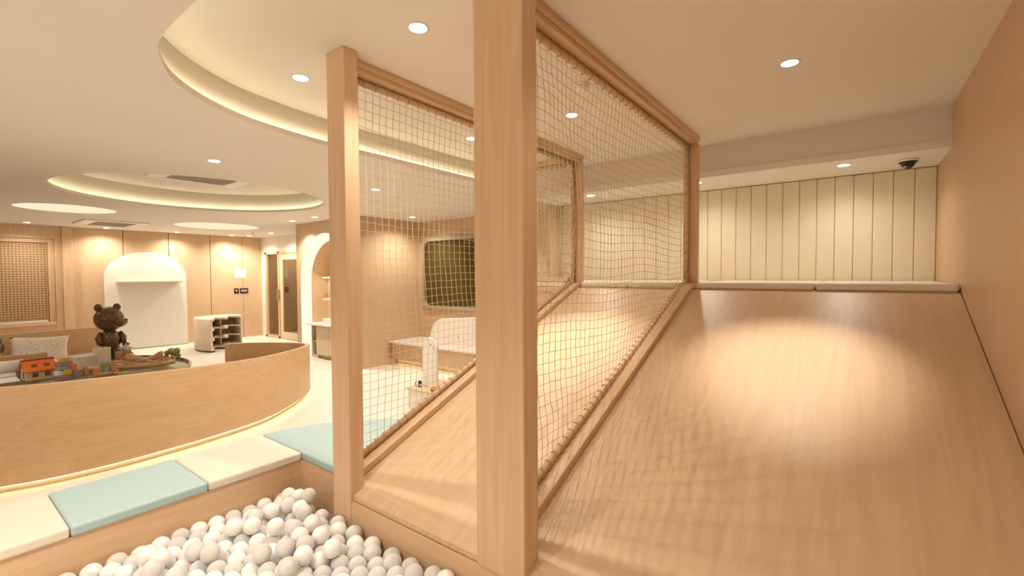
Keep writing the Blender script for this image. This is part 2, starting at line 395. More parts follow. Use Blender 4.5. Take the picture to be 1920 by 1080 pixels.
struct('wall_nook', MB().box(-6.6, -6.5, NY + .021, 5.9, 0, C1), 'far_wood', 'wood wall turning back beside the arched niche', cat='wall')
YM = 5.77
wm = struct('wall_mirror', MB().box(-6.6, -3.2, YM, YM + .1, 0, C1), 'far_wood', 'wood wall carrying the big dark window', cat='wall')
struct('wall_nook', MB().box(-3.3, -3.21, 5.26, 5.9, 0, C1), 'far_wood', 'end return of the wood wall behind the slides', cat='wall')
w2 = thing('window_2', 'large dark tinted window with rounded corners and pale rim', 'window', (-5, YM, .95), None, 'structure')
obj('rim', plate_upright(rrect(-6.42, -4.3, .94, 2.225, .2), [rrect(-6.35, -4.37, 1.0, 2.16, .16)], 'y', YM - .05, YM), 'frame_pale', w2, .006)
obj('pane', MB().prism(rrect(-6.36, -4.36, .99, 2.17, .165), 'y', YM - .012, YM - .002), 'dark_glass', w2)
# window at the left
w1 = thing('window_1', 'wide window with woven blind in a wood frame', 'window', (XL, .3, .6), None, 'structure')
m = MB().box(XL - .02, XL + .10, 1.83, 1.975, .0, C1 - .002).box(XL - .02, XL + .06, 1.73, 1.83, 0, C1 - .002).box(XL - .02, XL + .06, -1.4, 1.73, 2.28, C1 - .002).box(XL - .02, XL + .06, -1.4, 1.73, 0, .64)
obj('window_frame', m, 'wood_z', w1, .004)
obj('inner_frame', MB().box(XL - .02, XL + .03, 1.64, 1.73, .70, 2.28).box(XL - .02, XL + .03, -1.4, 1.64, 2.2, 2.28), 'wood_z', w1, .004)
obj('window_sill', MB().box(XL - .02, XL + .10, -1.4, 1.72, .64, .70), 'wood_y', w1, .004)
obj('sill_strip', MB().box(XL + .03, XL + .05, -1.4, 1.62, .705, .74), 'white_paint', w1)  # white painted strip along the sill
bl = obj('blind', MB().box(XL - .018, XL - .004, -1.4, 1.64, .74, 2.2), 'weave_back', w1)
m = MB(); y = -1.38
k = 0
while y < 1.62: m.box(XL - .004, XL + .002, y, y + .02, .742, 2.195); y += .046; k += 1
z = .745
while z < 2.19: m.box(XL - .002, XL + .004, -1.395, 1.638, z, z + .018); z += .046
tag(obj('blind_weave', m, 'weave', bl), 'woven straw strips', kind='stuff')

# ================================================================== SLIDES AND PLATFORM
def slide(x0, x1, label):
    t = thing('slide', label, 'slide', ((x0 + x1) / 2, SY0, 0), 'wooden slides')
    obj('sliding_surface', MB().prism([(SY0, SZ0 - .03), (SY0, SZ0), (SY1, SZ1), (SY1, SZ1 - .04)], 'x', x0, x1), 'slide_wood', t, .004)
    obj('base', MB().prism([(SY0 + .012, 0), (SY0 + .012, SZ0 - .031), (SY1, SZ1 - .041), (SY1, 0)], 'x', x0 + .005, x1 - .005), 'wood_x', t)
XN, XF = -1.115, -2.215       # right faces of the net frames
slide(XN - .055, XR - .003, 'wide maple slide on the right between the net and the wall')
slide(XF - .125, XN - .057, 'narrower maple slide between the two nets')
pf = thing('play_platform', 'raised wooden platform at the top of the slides', 'platform', (-1.3, 4.6, 0))
obj('deck', MB().box(-3.145, XR - .003, SY1 + .001, YB - .02, SZ1 - .05, SZ1), 'wood_x', pf, .003)
obj('front_panel', MB().box(-3.145, XF - .13, SY1 + .01, SY1 + .03, 0, SZ1 - .05), 'wood_x', pf)
obj('side_panel', MB().box(-3.145, -3.12, SY1 + .03, YB - .02, 0, SZ1 - .05), 'wood_y', pf)
for a, b, lb in ((-.242, XR - .004, 'cream platform cushion next to the right wall'), (-1.085, -.246, 'cream platform cushion right of the near net frame'), (-1.70, -1.26, 'short cream platform cushion left of the near net frame'), (-2.19, -1.704, 'cream platform cushion just right of the far net frame'), (-3.14, -2.36, 'cream platform cushion at the left end behind the guard net')):
    tag(obj('platform_cushion', MB().box(a, b, SY1 + .012, YB - .03, SZ1, SZ1 + .056), 'cushion_cream', None, .02, seg=4), lb, 'cushion', 'platform cushions')

# posts
def post(x0, x1, y0, y1, label):
    t = thing('wooden_post', label, 'post', ((x0 + x1) / 2, (y0 + y1) / 2, 0), 'posts at the foot of the slides')
    obj('shaft', MB().box(x0, x1, y0, y1, .004, C), 'wood_z', t, .006, seg=3)
    obj('base_plate', MB().box(x0 + .01, x1 - .01, y0 + .01, y1 - .01, 0, .004), 'grey_metal', t)
post(-1.258, -1.012, 1.412, 1.512, 'thick square wooden post in the foreground reaching the ceiling')
post(-2.304, -2.143, 1.398, 1.486, 'slimmer wooden post beside the blue corner pad')

# net frames
def hashf(a, b, s):
    v = math.sin(a * 12.9898 + b * 78.233 + s * 37.719) * 43758.5453; return v - math.floor(v)
def vnoise(x, y, s):
    i, j = math.floor(x), math.floor(y); fx, fy = x - i, y - j; fx = fx * fx * (3 - 2 * fx); fy = fy * fy * (3 - 2 * fy)
    a = hashf(i, j, s) * (1 - fx) + hashf(i + 1, j, s) * fx; b = hashf(i, j + 1, s) * (1 - fx) + hashf(i + 1, j + 1, s) * fx
    return (a * (1 - fy) + b * fy) * 2 - 1
def slack_net(u0, u1, bot, top, put, seed, cell=.05, r=.0015):
    """square mesh net hung in a frame: u runs along, v is height; put(u, v, bulge) gives the world point"""
    m = MB()
    def P(u, v):
        e = min(u - u0, u1 - u, v - bot(u), top - v); k = max(0, min(1, e / .25)); k2 = max(.15, min(1, e / .12))
        du = .007 * vnoise(u * 4, v * 4, seed) * k + .003 * vnoise(u * 13, v * 13, seed + 1) * k2
        dv = -.03 * k * (1 - abs((v - bot(u)) / max(.2, top - bot(u)) - .35)) * max(0, vnoise(u * 1.6, v * 1.2, seed + 2) + .55) + .0035 * vnoise(u * 12, v * 12, seed + 3) * k2
        return put(u + du, v + dv, .03 * k * vnoise(u * 1.7, v * 1.7, seed + 4) + .004 * k * vnoise(u * 15, v * 15, seed + 5))
    n = int((u1 - u0) / cell)
    for i in range(n + 1):
        u = u0 + (u1 - u0) * i / n; b = bot(u); k = max(2, int((top - b) / cell * 1.5))
        m.tube([P(u, b + (top - b) * j / k) for j in range(k + 1)], r, 4, False)
    v = top - cell / 2
    while v > bot(u0) + .01:
        ue = u1
        if bot(u1) > v:
            lo, hi = u0, u1
            for _ in range(30):
                md = (lo + hi) / 2
                if bot(md) > v: hi = md
                else: lo = md
            ue = lo
        k = max(2, int((ue - u0) / cell * 1.5))
        if ue - u0 > .03: m.tube([P(u0 + (ue - u0) * j / k, v) for j in range(k + 1)], r, 4, False)
        v -= cell
    return m
def lashing(a, b, R, pitch, r=.003, dirn=1):
    a, b = Vector(a), Vector(b); t = (b - a).normalized(); u = t.orthogonal().normalized(); w_ = t.cross(u); L = (b - a).length; n = int(L / pitch); pts = []
    for i in range(n):
        for k in range(12):
            q = (i + k / 12) / n
            s = (i + (k / 12) ** 2.2 * .45 + k / 12 * .55) / n
            an = dirn * 2 * PI * k / 12; rr = R * (1 + .12 * hashf(i, k // 4, 3))
            pts.append(a + t * (L * s) + (u * math.cos(an) + w_ * math.sin(an)) * rr)
    return MB().tube(pts, r, 5)
def net_frame(xr, ya, yb, label, seed):
    t = thing('net_frame', label, 'net', (xr - .06, (ya + yb) / 2, 1.0), 'netted frames along the slides')
    x0, xc = xr - .125, xr - .088; R = .018
    zt = C - .06 - R - .004
    obj('top_beam', MB().box(xr - .075, xr, ya, yb, C - .035, C).box(x0, xr - .02, ya, yb, C - .06, C - .034), 'wood_y', t, .003)
    obj('end_post', MB().box(x0, xr, yb - .045, yb, SZ1 + .002 if yb - .045 > SY1 else slz(yb), C - .06), 'wood_z', t, .004)
    d = .042
    obj('base_rail', MB().prism([(ya, slz(ya) + .001), (ya, slz(ya) + d), (SY1 + .02, slz(SY1) + d + .004), (yb - .045, slz(SY1) + d + .004), (yb - .045, SZ1 + .002), (SY1, SZ1 + .001)], 'x', x0, xr), 'wood_y', t, .004)
    zb = lambda y: slz(min(y, SY1 + .02)) + d + R + .006
    p1, p2 = (xc, ya + .02, zb(ya + .02)), (xc, SY1 - .02, zb(SY1 - .02)); yp = yb - .045 - R - .006; yf = ya + R + .022
    def pole(a, b, R_=R):
        m = MB().tube([a, b], R_, 14); return obj('pole', m, 'wood_z', t)
    q = pole((xc, ya + .005, zt), (xc, yb - .05, zt)); obj('lashing_rope', lashing((xc, ya + .04, zt), (xc, yb - .06, zt), R + .003, .082), 'rope', q)
    q = pole(p1, (xc, yp, zb(yp))); obj('lashing_rope', lashing(p1, (xc, yp - .02, zb(yp - .02)), R + .003, .062, dirn=-1), 'rope', q)
    q = pole((xc, yf, zb(yf)), (xc, yf, zt), .016); obj('lashing_rope', lashing((xc, yf, zb(yf) + .03), (xc, yf, zt - .03), .019, .095), 'rope', q)
    q = pole((xc, yp, zb(yp)), (xc, yp, zt), .016); obj('lashing_rope', lashing((xc, yp, zb(yp) + .03), (xc, yp, zt - .03), .019, .085), 'rope', q)
    for y_, z_ in ((yf, zt - .02), (yp, zt - .02), (yf, zb(yf) + .02), (yp, zb(yp) + .03)):
        obj('corner_knot', MB().tube([(xc + .026 * math.cos(a), y_ + .012 * math.sin(a * 2), z_ + .024 * math.sin(a)) for a in [2 * PI * i / 14 for i in range(29)]], .0035, 5), 'rope', t)
    obj('net', slack_net(yf + .016, yp - .016, lambda y: zb(y) + R, zt - R, lambda u, v, b: (xc + b, u, v), seed), 'cord', t)
net_frame(XN, 1.513, 4.232, 'tall rope net frame behind the thick foreground post', 1)
net_frame(XF, 1.487, 4.156, 'far rope net frame behind the slimmer post', 21)
# guard net along the platform front at the left
t = thing('net_frame', 'short guard net across the platform left of the slides', 'net', (-2.75, 4.1, SZ1), 'netted frames along the slides')
obj('top_beam', MB().box(-3.145, XF - .127, 4.06, 4.15, C - .06, C), 'wood_x', t, .003)
obj('base_rail', MB().box(-3.145, XF - .127, 4.036, 4.10, SZ1 + .058, SZ1 + .098), 'wood_x', t, .003)
q = obj('pole', MB().tube([(-3.14, 4.075, C - .085), (XF - .145, 4.075, C - .085)], .018, 12), 'wood_x', t)
obj('lashing_rope', lashing((-3.12, 4.075, C - .085), (XF - .145, 4.075, C - .085), .021, .07), 'rope', q)
obj('net', slack_net(-3.13, XF - .145, lambda u: SZ1 + .1, C - .1, lambda u, v, b: (u, 4.075 + b, v), 31), 'cord', t)

# ================================================================== BALL PIT
bp = thing('ball_pit', 'sunken ball pit with wooden sides at the foot of the slides', 'ball pit', (-1.2, .3, 0))
obj('left_side', MB().box(-3.40, -2.85, -1.6, 1.52, 0, CURB), 'wood_y', bp, .003)
obj('corner_side', MB().prism([(-2.85, 1.505), (-2.31, 1.505), (-2.335, 2.46), (-2.6, 2.42), (-2.95, 2.24), (-3.22, 1.95), (-3.34, 1.72), (-3.38, 1.525), (-2.85, 1.525)], 'z', 0, CURB), 'wood_x', bp)
obj('slide_side', MB().box(-2.30, XR - .003, 1.404, 1.43, 0, SZ0 - .032), 'wood_x', bp)
obj('front_side', MB().box(-3.40, XR - .003, -1.9, -1.6, 0, CURB), 'wood_x', bp, .003)
obj('bottom', MB().box(-2.85, XR - .003, -1.6, 1.404, .001, .01), 'white_plastic', bp)
PH = .052
def pad(m, mat, label): tag(obj('floor_pad', m, mat, None, .014, seg=4), label, 'pad', 'soft pads around the ball pit')
g = .0012
for a, b, mt, lb in ((-.135, .42, 'pad_cream', 'cream pad at the lower left edge of the picture'), (.42, .975, 'pad_blue', 'rectangular light blue pad between two cream pads'), (.975, 1.505, 'pad_cream', 'cream pad beside the blue corner pad'), (-.69, -.135, 'pad_blue', 'light blue pad outside the left edge of the picture')):
    pad(MB().box(-3.385, -2.835, a + g, b - g, CURB, CURB + PH), mt, lb)
cp = [(-2.835, 1.507), (-2.312, 1.507), (-2.34, 2.5)] + [(p[0], p[1]) for p in catmull([(-2.6, 2.45, 0), (-2.95, 2.28, 0), (-3.23, 1.97, 0), (-3.36, 1.72, 0), (-3.39, 1.507, 0)], 5)]
pad(MB().prism(cp, 'z', CURB, CURB + PH), 'pad_blue', 'light blue corner pad with a curved outer edge by the post')
st = thing('step', 'low pale step behind the cream and blue pads', 'step', (-3.6, 0, 0))
obj('body', MB().box(-3.80, -3.41, -1.2, .80, 0, .27), 'stone', st, .004); obj('tread', MB().box(-3.82, -3.405, -1.2, .81, .27, .30), 'pad_cream', st, .01)

# ------ balls
R = .0425
def layer(z, ox, oy, amp, seed):
    out = []; rnd = random.Random(seed); dy = 2 * R * 1.02; dx = dy * .866; i = 0; x = -2.85 + R + ox
    while x < .45:
        y = -1.55 + R + oy + (dy / 2 if i % 2 else 0)
        while y < 1.404 - R + .001:
            edge = max(0, 1 - (x + 2.85) / .7) * .075
            h = z + .02 * vnoise(x * 2.2, y * 2.2, 9) - edge + .035 * max(0, (y - .9) / .5) * min(1, (x + 2.85) / .5)
            out.append([x + rnd.uniform(-1, 1) * .016, y + rnd.uniform(-1, 1) * .016, h + rnd.uniform(-1, 1) * amp]); y += dy
        x += dx; i += 1
    return out
balls = layer(.195, 0, 0, .018, 3) + layer(.125, .024, .042, .012, 4) + layer(.06, 0, 0, .008, 5)
extra = random.Random(12)
for _ in range(40):
    xx = extra.uniform(-2.6, -1.3); balls.append([xx, extra.uniform(.4, 1.34), .25 + extra.uniform(-.01, .01) - .05 * max(0, 1 - (xx + 2.85) / .7)])
for x_, y_ in ((-2.66, 1.33), (-2.57, 1.345), (-2.49, 1.35)): balls.append([x_, y_, .262])
def relax(B, it):
    D = 2 * R
    for _ in range(it):
        grid = {}
        for i, b in enumerate(B): grid.setdefault((int(b[0] // D), int(b[1] // D), int(b[2] // D)), []).append(i)
        for (a, b_, c), L in list(grid.items()):
            for da in (-1, 0, 1):
                for db in (-1, 0, 1):
                    for dc in (-1, 0, 1):
                        for j in grid.get((a + da, b_ + db, c + dc), ()):
                            for i in L:
                                if i < j:
                                    p, q = B[i], B[j]; dx, dy, dz = q[0] - p[0], q[1] - p[1], q[2] - p[2]; d2 = dx * dx + dy * dy + dz * dz
                                    if 1e-9 < d2 < D * D:
                                        d = math.sqrt(d2); s = (D - d) / d * .45
                                        p[0] -= dx * s; p[1] -= dy * s; p[2] -= dz * s; q[0] += dx * s; q[1] += dy * s; q[2] += dz * s
        for b in B:
            b[0] = min(XR - R - .004, max(-2.85 + R, b[0])); b[1] = min(1.403 - R, max(-1.6 + R, b[1])); b[2] = max(R + .011, b[2] - .0006)
relax(balls, 14)
def sphere_mesh(name, mat, n, mm):
    m = MB().ball((0, 0, 0), R, n, mm); me = bpy.data.meshes.new(name); me.from_pydata(m.v, [], m.f); me.polygons.foreach_set('use_smooth', m.sm); me.materials.append(MATS[mat]); return me
mw, mc = sphere_mesh('ball_white', 'ball_white', 24, 14), sphere_mesh('ball_clear', 'ball_clear', 24, 14)
def seen(b):
    d = Vector(b) - Vector((0, 0, 1.5522)); z = d.dot(FW)
    if z < .2: return None
    return (960 + 857.1 * d.dot(RT) / z, 540 - 857.1 * d.dot(UP) / z)
cand = []
for b in balls:
    s = seen(b); top = not any(q is not b and abs(q[0] - b[0]) < R * 1.1 and abs(q[1] - b[1]) < R * 1.1 and (q[0] - b[0]) ** 2 + (q[1] - b[1]) ** 2 < (R * .9) ** 2 and q[2] > b[2] + R * .6 for q in balls)
    cand.append((b[2] + (1 if top else 0), b, s is not None and -10 < s[0] < 940 and s[1] < 1100))
vis = sorted([c for c in cand if c[2]], key=lambda c: -c[0])[:300]; ids = set(id(c[1]) for c in vis)
rb = random.Random(5); rest = MB()
for b in balls:
    white = rb.random() < .46
    mark = next((k for k, q in enumerate(((-2.66, 1.33), (-2.57, 1.345), (-2.49, 1.35))) if abs(b[0] - q[0]) < .03 and abs(b[1] - q[1]) < .03 and b[2] > .235), None)
    if mark is not None: white = mark < 2
    if id(b) in ids:
        o = bpy.data.objects.new('pit_ball', mw if white else mc); COL.objects.link(o); o.location = b
        tag(o, 'opaque white plastic ball among the balls in the pit' if white else 'clear see-through plastic ball among the balls in the pit', 'ball', 'white pit balls' if white else 'clear pit balls')
    else: rest.ball(b, R, 14, 8)
tag(obj('pit_ball_filling', rest, 'ball_white'), 'deeper white plastic balls filling the pit', 'balls', None, 'stuff')

# ================================================================== CURVED BENCH AND TABLE
ringpts = [(-6.6, -1.75, .77), (-5.85, -1.25, .77), (-5.3, -.55, .77), (-4.98, .02, .77), (-4.84, .365, .768), (-4.75, .62, .763), (-4.71, .92, .757), (-4.72, 1.27, .742), (-4.77, 1.69, .724), (-4.92, 2.24, .706), (-5.25, 2.72, .682), (-5.6, 3.08, .655), (-5.92, 3.27, .63), (-6.22, 3.32, .612), (-6.46, 3.27, .602), (-6.75, 3.11, .6), (-6.97, 2.9, .6), (-7.08, 2.68, .6)]
rp = catmull(ringpts, 6)
def curved_bench(line, name, label, mat='ring_wood'):
    t = thing(name, label, 'bench', (line[len(line) // 2][0], line[len(line) // 2][1], 0))
    zt = [p[2] for p in line]
    obj('backrest', sweep_wall(line, 0, .055, .06, zt), mat, t, .003)
    s = obj('seat', sweep_wall(line, .056, .48, .33, .37), mat, t, .004)
    obj('seat_front', sweep_wall(line, .43, .45, .06, .33), mat, s)
    obj('plinth', sweep_wall(line, .06, .40, 0, .06), 'plinth', t)
    tag(obj('light_strip', sweep_wall(line, .012, .03, .052, .0598), 'warm_led', t), 'glowing warm light strip under the edge')
    return t
curved_bench(rp, 'curved_bench', 'big curved wooden bench wall with glowing toe strip in front')
bk = catmull([(-9.72, 1.88, .75), (-9.62, 1.3, .75), (-9.56, .77, .75), (-9.5, .1, .75), (-9.3, -.7, .75)], 6)
curved_bench(bk, 'curved_bench', 'curved wooden bench back with the cushion behind the toy table')
TZ = .46; TC = (-7.1, .95)
tb = thing('round_table', 'round glass topped play table inside the curved bench', 'table', (*TC, 0))
obj('table_top', MB().lathe([(1.24, TZ - .014), (1.24, TZ)], (*TC, 0), 64), 'table_glass', tb)
obj('rim', sweep_wall(circle(*TC, 1.24, 64), -.022, 0.0, TZ - .05, TZ + .006, True), 'grey_metal', tb, .002)
obj('tray', MB().lathe([(1.2, TZ - .13), (1.2, TZ - .12)], (*TC, 0), 64), 'pale_wood', tb)
obj('pedestal', MB().lathe([(.7, 0), (.7, .03), (.5, .06), (.5, TZ - .13)], (*TC, 0), 40), 'pale_wood', tb)
T = TZ + .001
# --- toy house
def at(x, y): return (x, y, T)
h = thing('toy_house', 'small wooden toy house with an orange roof on the table', 'toy', at(-7.02, .83)); h.scale = (.78, .78, .78)
hm = MB(); ca, sa = math.cos(1.75), math.sin(1.75)
def rot(pts, c, a): return [(c[0] + p[0] * math.cos(a) - p[1] * math.sin(a), c[1] + p[0] * math.sin(a) + p[1] * math.cos(a), c[2] + p[2]) for p in pts]
def rmb(m, c, a): m.v = rot(m.v, c, a); return m
HA = 1.72; HC = (-7.02, .83, T)
body = MB().prism([(-.10, 0), (.10, 0), (.10, .13), (0, .24), (-.10, .13)], 'x', -.14, .14); obj('body', rmb(body, HC, HA), 'pale_wood', h, .003)
r1 = MB().prism([(-.125, .118), (-.13, .128), (0.0, .268), (0, .252)], 'x', -.165, .165); r2 = MB().prism([(.125, .118), (.13, .128), (0, .268), (0, .252)], 'x', -.165, .165)
obj('roof', rmb(r1, HC, HA), 'orange', h); obj('roof', rmb(r2, HC, HA), 'orange', h)
obj('roof_ridge', rmb(MB().box(-.165, .165, -.012, .012, .255, .275), HC, HA), 'red_brown', h)
for u in (-.05, .07):
    obj('window', rmb(MB().box(u - .028, u + .028, -.104, -.1, .04, .10), HC, HA), 'red_brown', h)
    obj('shape_hole', rmb(MB().cbox((u, -.072, .192), (.06, .045, .008), 0, .83), HC, HA), 'red_brown', h)
obj('door', rmb(MB().box(-.144, -.14, -.03, .03, .02, .12), HC, HA), 'red_brown', h)
# --- block robot and trucks
def blocks(name, label, items, cat='toy'):
    t = thing(name, label, cat, (items[0][1], items[0][2], T))
    t.scale = (.8, .8, .8)
    for nm, x_, y_, z_, sx, sy, sz, mt in items: obj(nm, MB().cbox((x_, y_, T + z_ + sz / 2), (sx, sy, sz), .35), mt, t, min(sx, sy, sz) * .12)
    return t
blocks('block_tower', 'stacked colourful block tower beside the toy house', [('base', -6.78, 1.0, 0, .1, .16, .05, 'toy_purple'), ('block', -6.77, 1.02, .05, .08, .08, .07, 'yellow'), ('block', -6.79, .95, .05, .08, .08, .06, 'paper'), ('block', -6.8, 1.0, .12, .1, .14, .05, 'toy_blue'), ('roof', -6.8, 1.0, .17, .1, .15, .06, 'toy_purple'), ('finial', -6.8, 1.0, .23, .07, .1, .05, 'yellow'), ('block', -6.76, 1.09, .1, .05, .05, .09, 'orange'), ('block', -6.75, 1.11, 0, .06, .06, .1, 'toy_purple')])
blocks('toy_figure', 'little coral pink block figure next to the block tower', [('body', -6.84, 1.18, 0, .06, .06, .07, 'toy_coral'), ('head', -6.84, 1.18, .07, .045, .045, .045, 'toy_wood')])
tr = blocks('toy_truck', 'small colourful wooden truck near the front rim of the table', [('chassis', -6.62, 1.31, .025, .1, .26, .03, 'toy_wood'), ('cab', -6.62, 1.22, .055, .08, .07, .07, 'toy_coral'), ('load', -6.62, 1.30, .055, .08, .07, .06, 'toy_blue'), ('load', -6.62, 1.38, .055, .08, .07, .06, 'toy_coral'), ('load', -6.63, 1.32, .115, .08, .13, .035, 'toy_green'), ('load', -6.63, 1.30, .15, .06, .08, .04, 'toy_blue')])
for y_ in (1.22, 1.40):
    for x_ in (-6.57, -6.67): obj('wheel', MB().lathe([(.028, -.008), (.028, .008)], (x_, y_, T + .028), 16, 'x'), 'toy_wood', tr)
# --- white castle
c = thing('toy_castle', 'white box shaped toy castle with a crenellated tower', 'toy', at(-7.36, 1.34)); c.scale = (.78, .8, .74)
obj('box', MB().cbox((-7.42, 1.27, T + .10), (.3, .36, .20), .3), 'stone', c, .004)
obj('tower', MB().cbox((-7.35, 1.44, T + .14), (.15, .16, .28), .3), 'stone', c, .003)
for i in range(4):
    for j in range(4):
        if i in (0, 3) or j in (0, 3):
            if (i + j) % 2 == 0: p = Matrix.Rotation(.3, 3, 'Z') @ Vector(((i - 1.5) * .04, (j - 1.5) * .042, 0)); obj('merlon', MB().cbox((-7.35 + p.x, 1.44 + p.y, T + .293), (.03, .035, .03), .3), 'stone', c)
blocks('block_house', 'brown block house beside the white castle tower', [('wall', -7.45, 1.62, 0, .12, .1, .18, 'toy_wood'), ('wall', -7.42, 1.69, 0, .1, .08, .2, 'dark_wood'), ('chimney', -7.44, 1.64, .18, .04, .04, .04, 'dark_wood')])
blocks('toy_plank', 'flat pale wooden plank lying in front of the white castle', [('plank', -6.95, 1.33, .05, .12, .36, .03, 'toy_wood'), ('support', -6.98, 1.2, 0, .08, .05, .05, 'toy_wood'), ('support', -6.92, 1.46, 0, .08, .05, .05, 'toy_wood')])
# --- pagoda
p = thing('toy_pagoda', 'tiny grey pagoda model on the table near the track', 'toy', at(-7.62, 1.71)); p.scale = (.72, .72, .72)
obj('base', MB().lathe([(.11, 0), (.11, .13), (.09, .14)], at(-7.62, 1.71), 6, smooth=False), 'toy_wood', p)
for i in range(6): a = i * PI / 3; obj('column', MB().tube([(-7.62 + .06 * math.cos(a), 1.71 + .06 * math.sin(a), T + .14), (-7.62 + .06 * math.cos(a), 1.71 + .06 * math.sin(a), T + .22)], .009, 6), 'grey_stone', p)
obj('roof', MB().lathe([(.125, .215), (.11, .225), (.05, .25), (.015, .285), (.004, .31)], at(-7.62, 1.71), 6, smooth=False), 'grey_stone', p)
# --- railway
rw = thing('toy_railway', 'wooden toy track with wavy rails along the far rim', 'toy', at(-6.85, 1.75))
ln = catmull([(-6.98, 1.42, 0), (-6.88, 1.6, 0), (-6.8, 1.75, 0), (-6.85, 1.95, 0), (-7.02, 2.0, 0)], 6)
obj('track_bed', sweep_wall(ln, -.06, .06, T, T + .05), 'toy_wood', rw)
for d in (-.04, .04): obj('rail', MB().tube([(p_[0], p_[1], T + .075 + .02 * math.sin(i * .8)) for i, p_ in enumerate(offset(ln, d))], .009, 6), 'toy_wood', rw)
ln2 = catmull([(-7.2, 1.6, 0), (-7.2, 1.8, 0), (-7.15, 1.98, 0)], 6); obj('hill', sweep_wall(ln2, -.07, .07, T, [T + .09 + .035 * math.sin(i * .7) for i in range(len(ln2))]), 'toy_wood', rw)
tt = thing('toy_tree', 'small olive green toy tree at the right end of the table', 'toy', at(-6.93, 2.02))
obj('trunk', MB().tube([(-6.93, 2.02, T), (-6.93, 2.02, T + .08)], [.018, .012], 8), 'dark_wood', tt)
m = MB(); rr = random.Random(2)
for i in range(16): m.ball((-6.93 + rr.uniform(-.05, .05), 2.02 + rr.uniform(-.055, .055), T + .08 + rr.uniform(0, .09)), rr.uniform(.025, .04), 8, 6)
obj('foliage', m, 'toy_green', tt)
# --- paper roll, wooden rest, white boxes at the left
pr = thing('paper_roll', 'white drawing paper roll with a sheet at the left table edge', 'paper', at(-7.3, .5))
obj('roll', MB().lathe([(.07, -.3), (.07, .3)], (-7.42, .47, T + .105), 24, 'y'), 'paper', pr)
obj('sheet', MB().prism([(-7.36, T), (-7.0, T), (-7.0, T + .004), (-7.34, T + .006), (-7.36, T + .05), (-7.365, T + .05)], 'y', .2, .70), 'paper', pr)
obj('stand', MB().box(-7.52, -7.32, .74, .76, T, T + .16).box(-7.52, -7.32, .14, .16, T, T + .16).box(-7.5, -7.34, .14, .76, T, T + .012), 'toy_purple', pr)
wr = thing('wooden_rest', 'long wooden beam on blocks behind the paper roll', 'toy', at(-7.9, .55))
obj('beam', MB().box(-7.97, -7.87, .2, 1.02, T + .08, T + .17), 'toy_wood', wr, .006)
for y_ in (.26, .9): obj('foot', MB().box(-7.96, -7.88, y_, y_ + .08, T, T + .08), 'dark_wood', wr)
tag(obj('paper_sheet', MB().cbox((-7.75, .82, T + .012), (.16, .42, .024), .1), 'paper', None, .003), 'white sheet stack lying under the wooden beam', 'paper')
tag(obj('paper_sheet', MB().cbox((-7.55, 1.02, T + .055), (.16, .12, .11), .2), 'paper', None, .012), 'small pale box between the toy house and the castle', 'box')
# --- cushion and plush on the far seat
def pillow(w_, h_, d_, n=12):
    v = []; f = []
    for s in (1, -1):
        for i in range(n + 1):
            for j in range(n + 1):
                u, q = 2 * i / n - 1, 2 * j / n - 1; k = (1 - u ** 4) * (1 - q ** 4); pin = 1 - .07 * ((1 - u * u) * q * q + (1 - q * q) * u * u) * 1.2
                v.append((s * d_ / 2 * max(0, k) ** .5, u * w_ / 2 * (1 - .08 * (1 - q * q)), q * h_ / 2 * (1 - .1 * (1 - u * u))))
    N = (n + 1) ** 2
    for b in (0, N):
        for i in range(n):
            for j in range(n): a = b + i * (n + 1) + j; f.append((a, a + 1, a + n + 2, a + n + 1))
    m = MB(); m.add(v, f, True); return m
m = pillow(.60, .40, .14); Rm = Matrix.Rotation(.28, 3, 'Y') @ Matrix.Rotation(.06, 3, 'X'); m.v = [Rm.inverted() @ Vector(q) + Vector((-9.2, 1.12, .52)) for q in m.v]
pc = tag(obj('cushion', m, 'floral', None), 'cream floral cushion leaning on the bench behind the table', 'cushion')
pl = thing('plush_toy', 'yellow and brown plush animal at the left picture edge', 'toy', (-9.2, .66, .37))
obj('body', MB().ball((-9.2, .64, .50), (.10, .11, .14)), 'yellow', pl); obj('head', MB().ball((-9.16, .66, .64), (.08, .085, .08)), 'yellow', pl)
for d in (-.06, .07): obj('ear', MB().ball((-9.17, .66 + d, .70), (.025, .03, .035), 8, 6), 'bear_brown', pl)
obj('mane', MB().ball((-9.24, .72, .60), (.06, .07, .09)), 'bear_brown', pl)

# --- bear statue on the table
bx, by = -7.93, 1.62
bs = thing('bear_statue', 'glossy brown bear statue standing on the table before the white arch', 'statue', (bx, by, T)); bs.scale = (.96, .96, 1.0)
def blob(parts, size=.02):
    mbd = bpy.data.metaballs.new('tmp'); mbd.resolution = size; mbd.threshold = .3
    for (px, py, pz), (rx, ry, rz) in parts:
        e = mbd.elements.new(type='ELLIPSOID'); e.co = (px, py, pz); e.radius = 1; e.size_x, e.size_y, e.size_z = rx, ry, rz; e.stiffness = 3
    o = bpy.data.objects.new('tmp', mbd); COL.objects.link(o); bpy.context.view_layer.update()
    me = bpy.data.meshes.new_from_object(o.evaluated_get(bpy.context.evaluated_depsgraph_get()))
    m = MB(); m.add([tuple(v.co) for v in me.vertices], [tuple(q.vertices) for q in me.polygons], True)
    bpy.data.objects.remove(o); bpy.data.metaballs.remove(mbd); bpy.data.meshes.remove(me); return m
def B(x_, y_, z_): return (bx + x_, by + y_, T + z_)
body = MB()
body.lathe([(.03, .13), (.10, .15), (.125, .20), (.12, .27), (.10, .33), (.07, .37), (.04, .385)], B(0, 0, 0), 24)
obj('body', body, 'bear_brown', bs)
hd = MB().ball(B(0, -.005, .53), (.15, .165, .165), 28, 18); obj('head', hd, 'bear_brown', bs)
obj('muzzle', MB().ball(B(.04, .085, .48), (.10, .10, .07), 18, 12), 'bear_brown', bs)
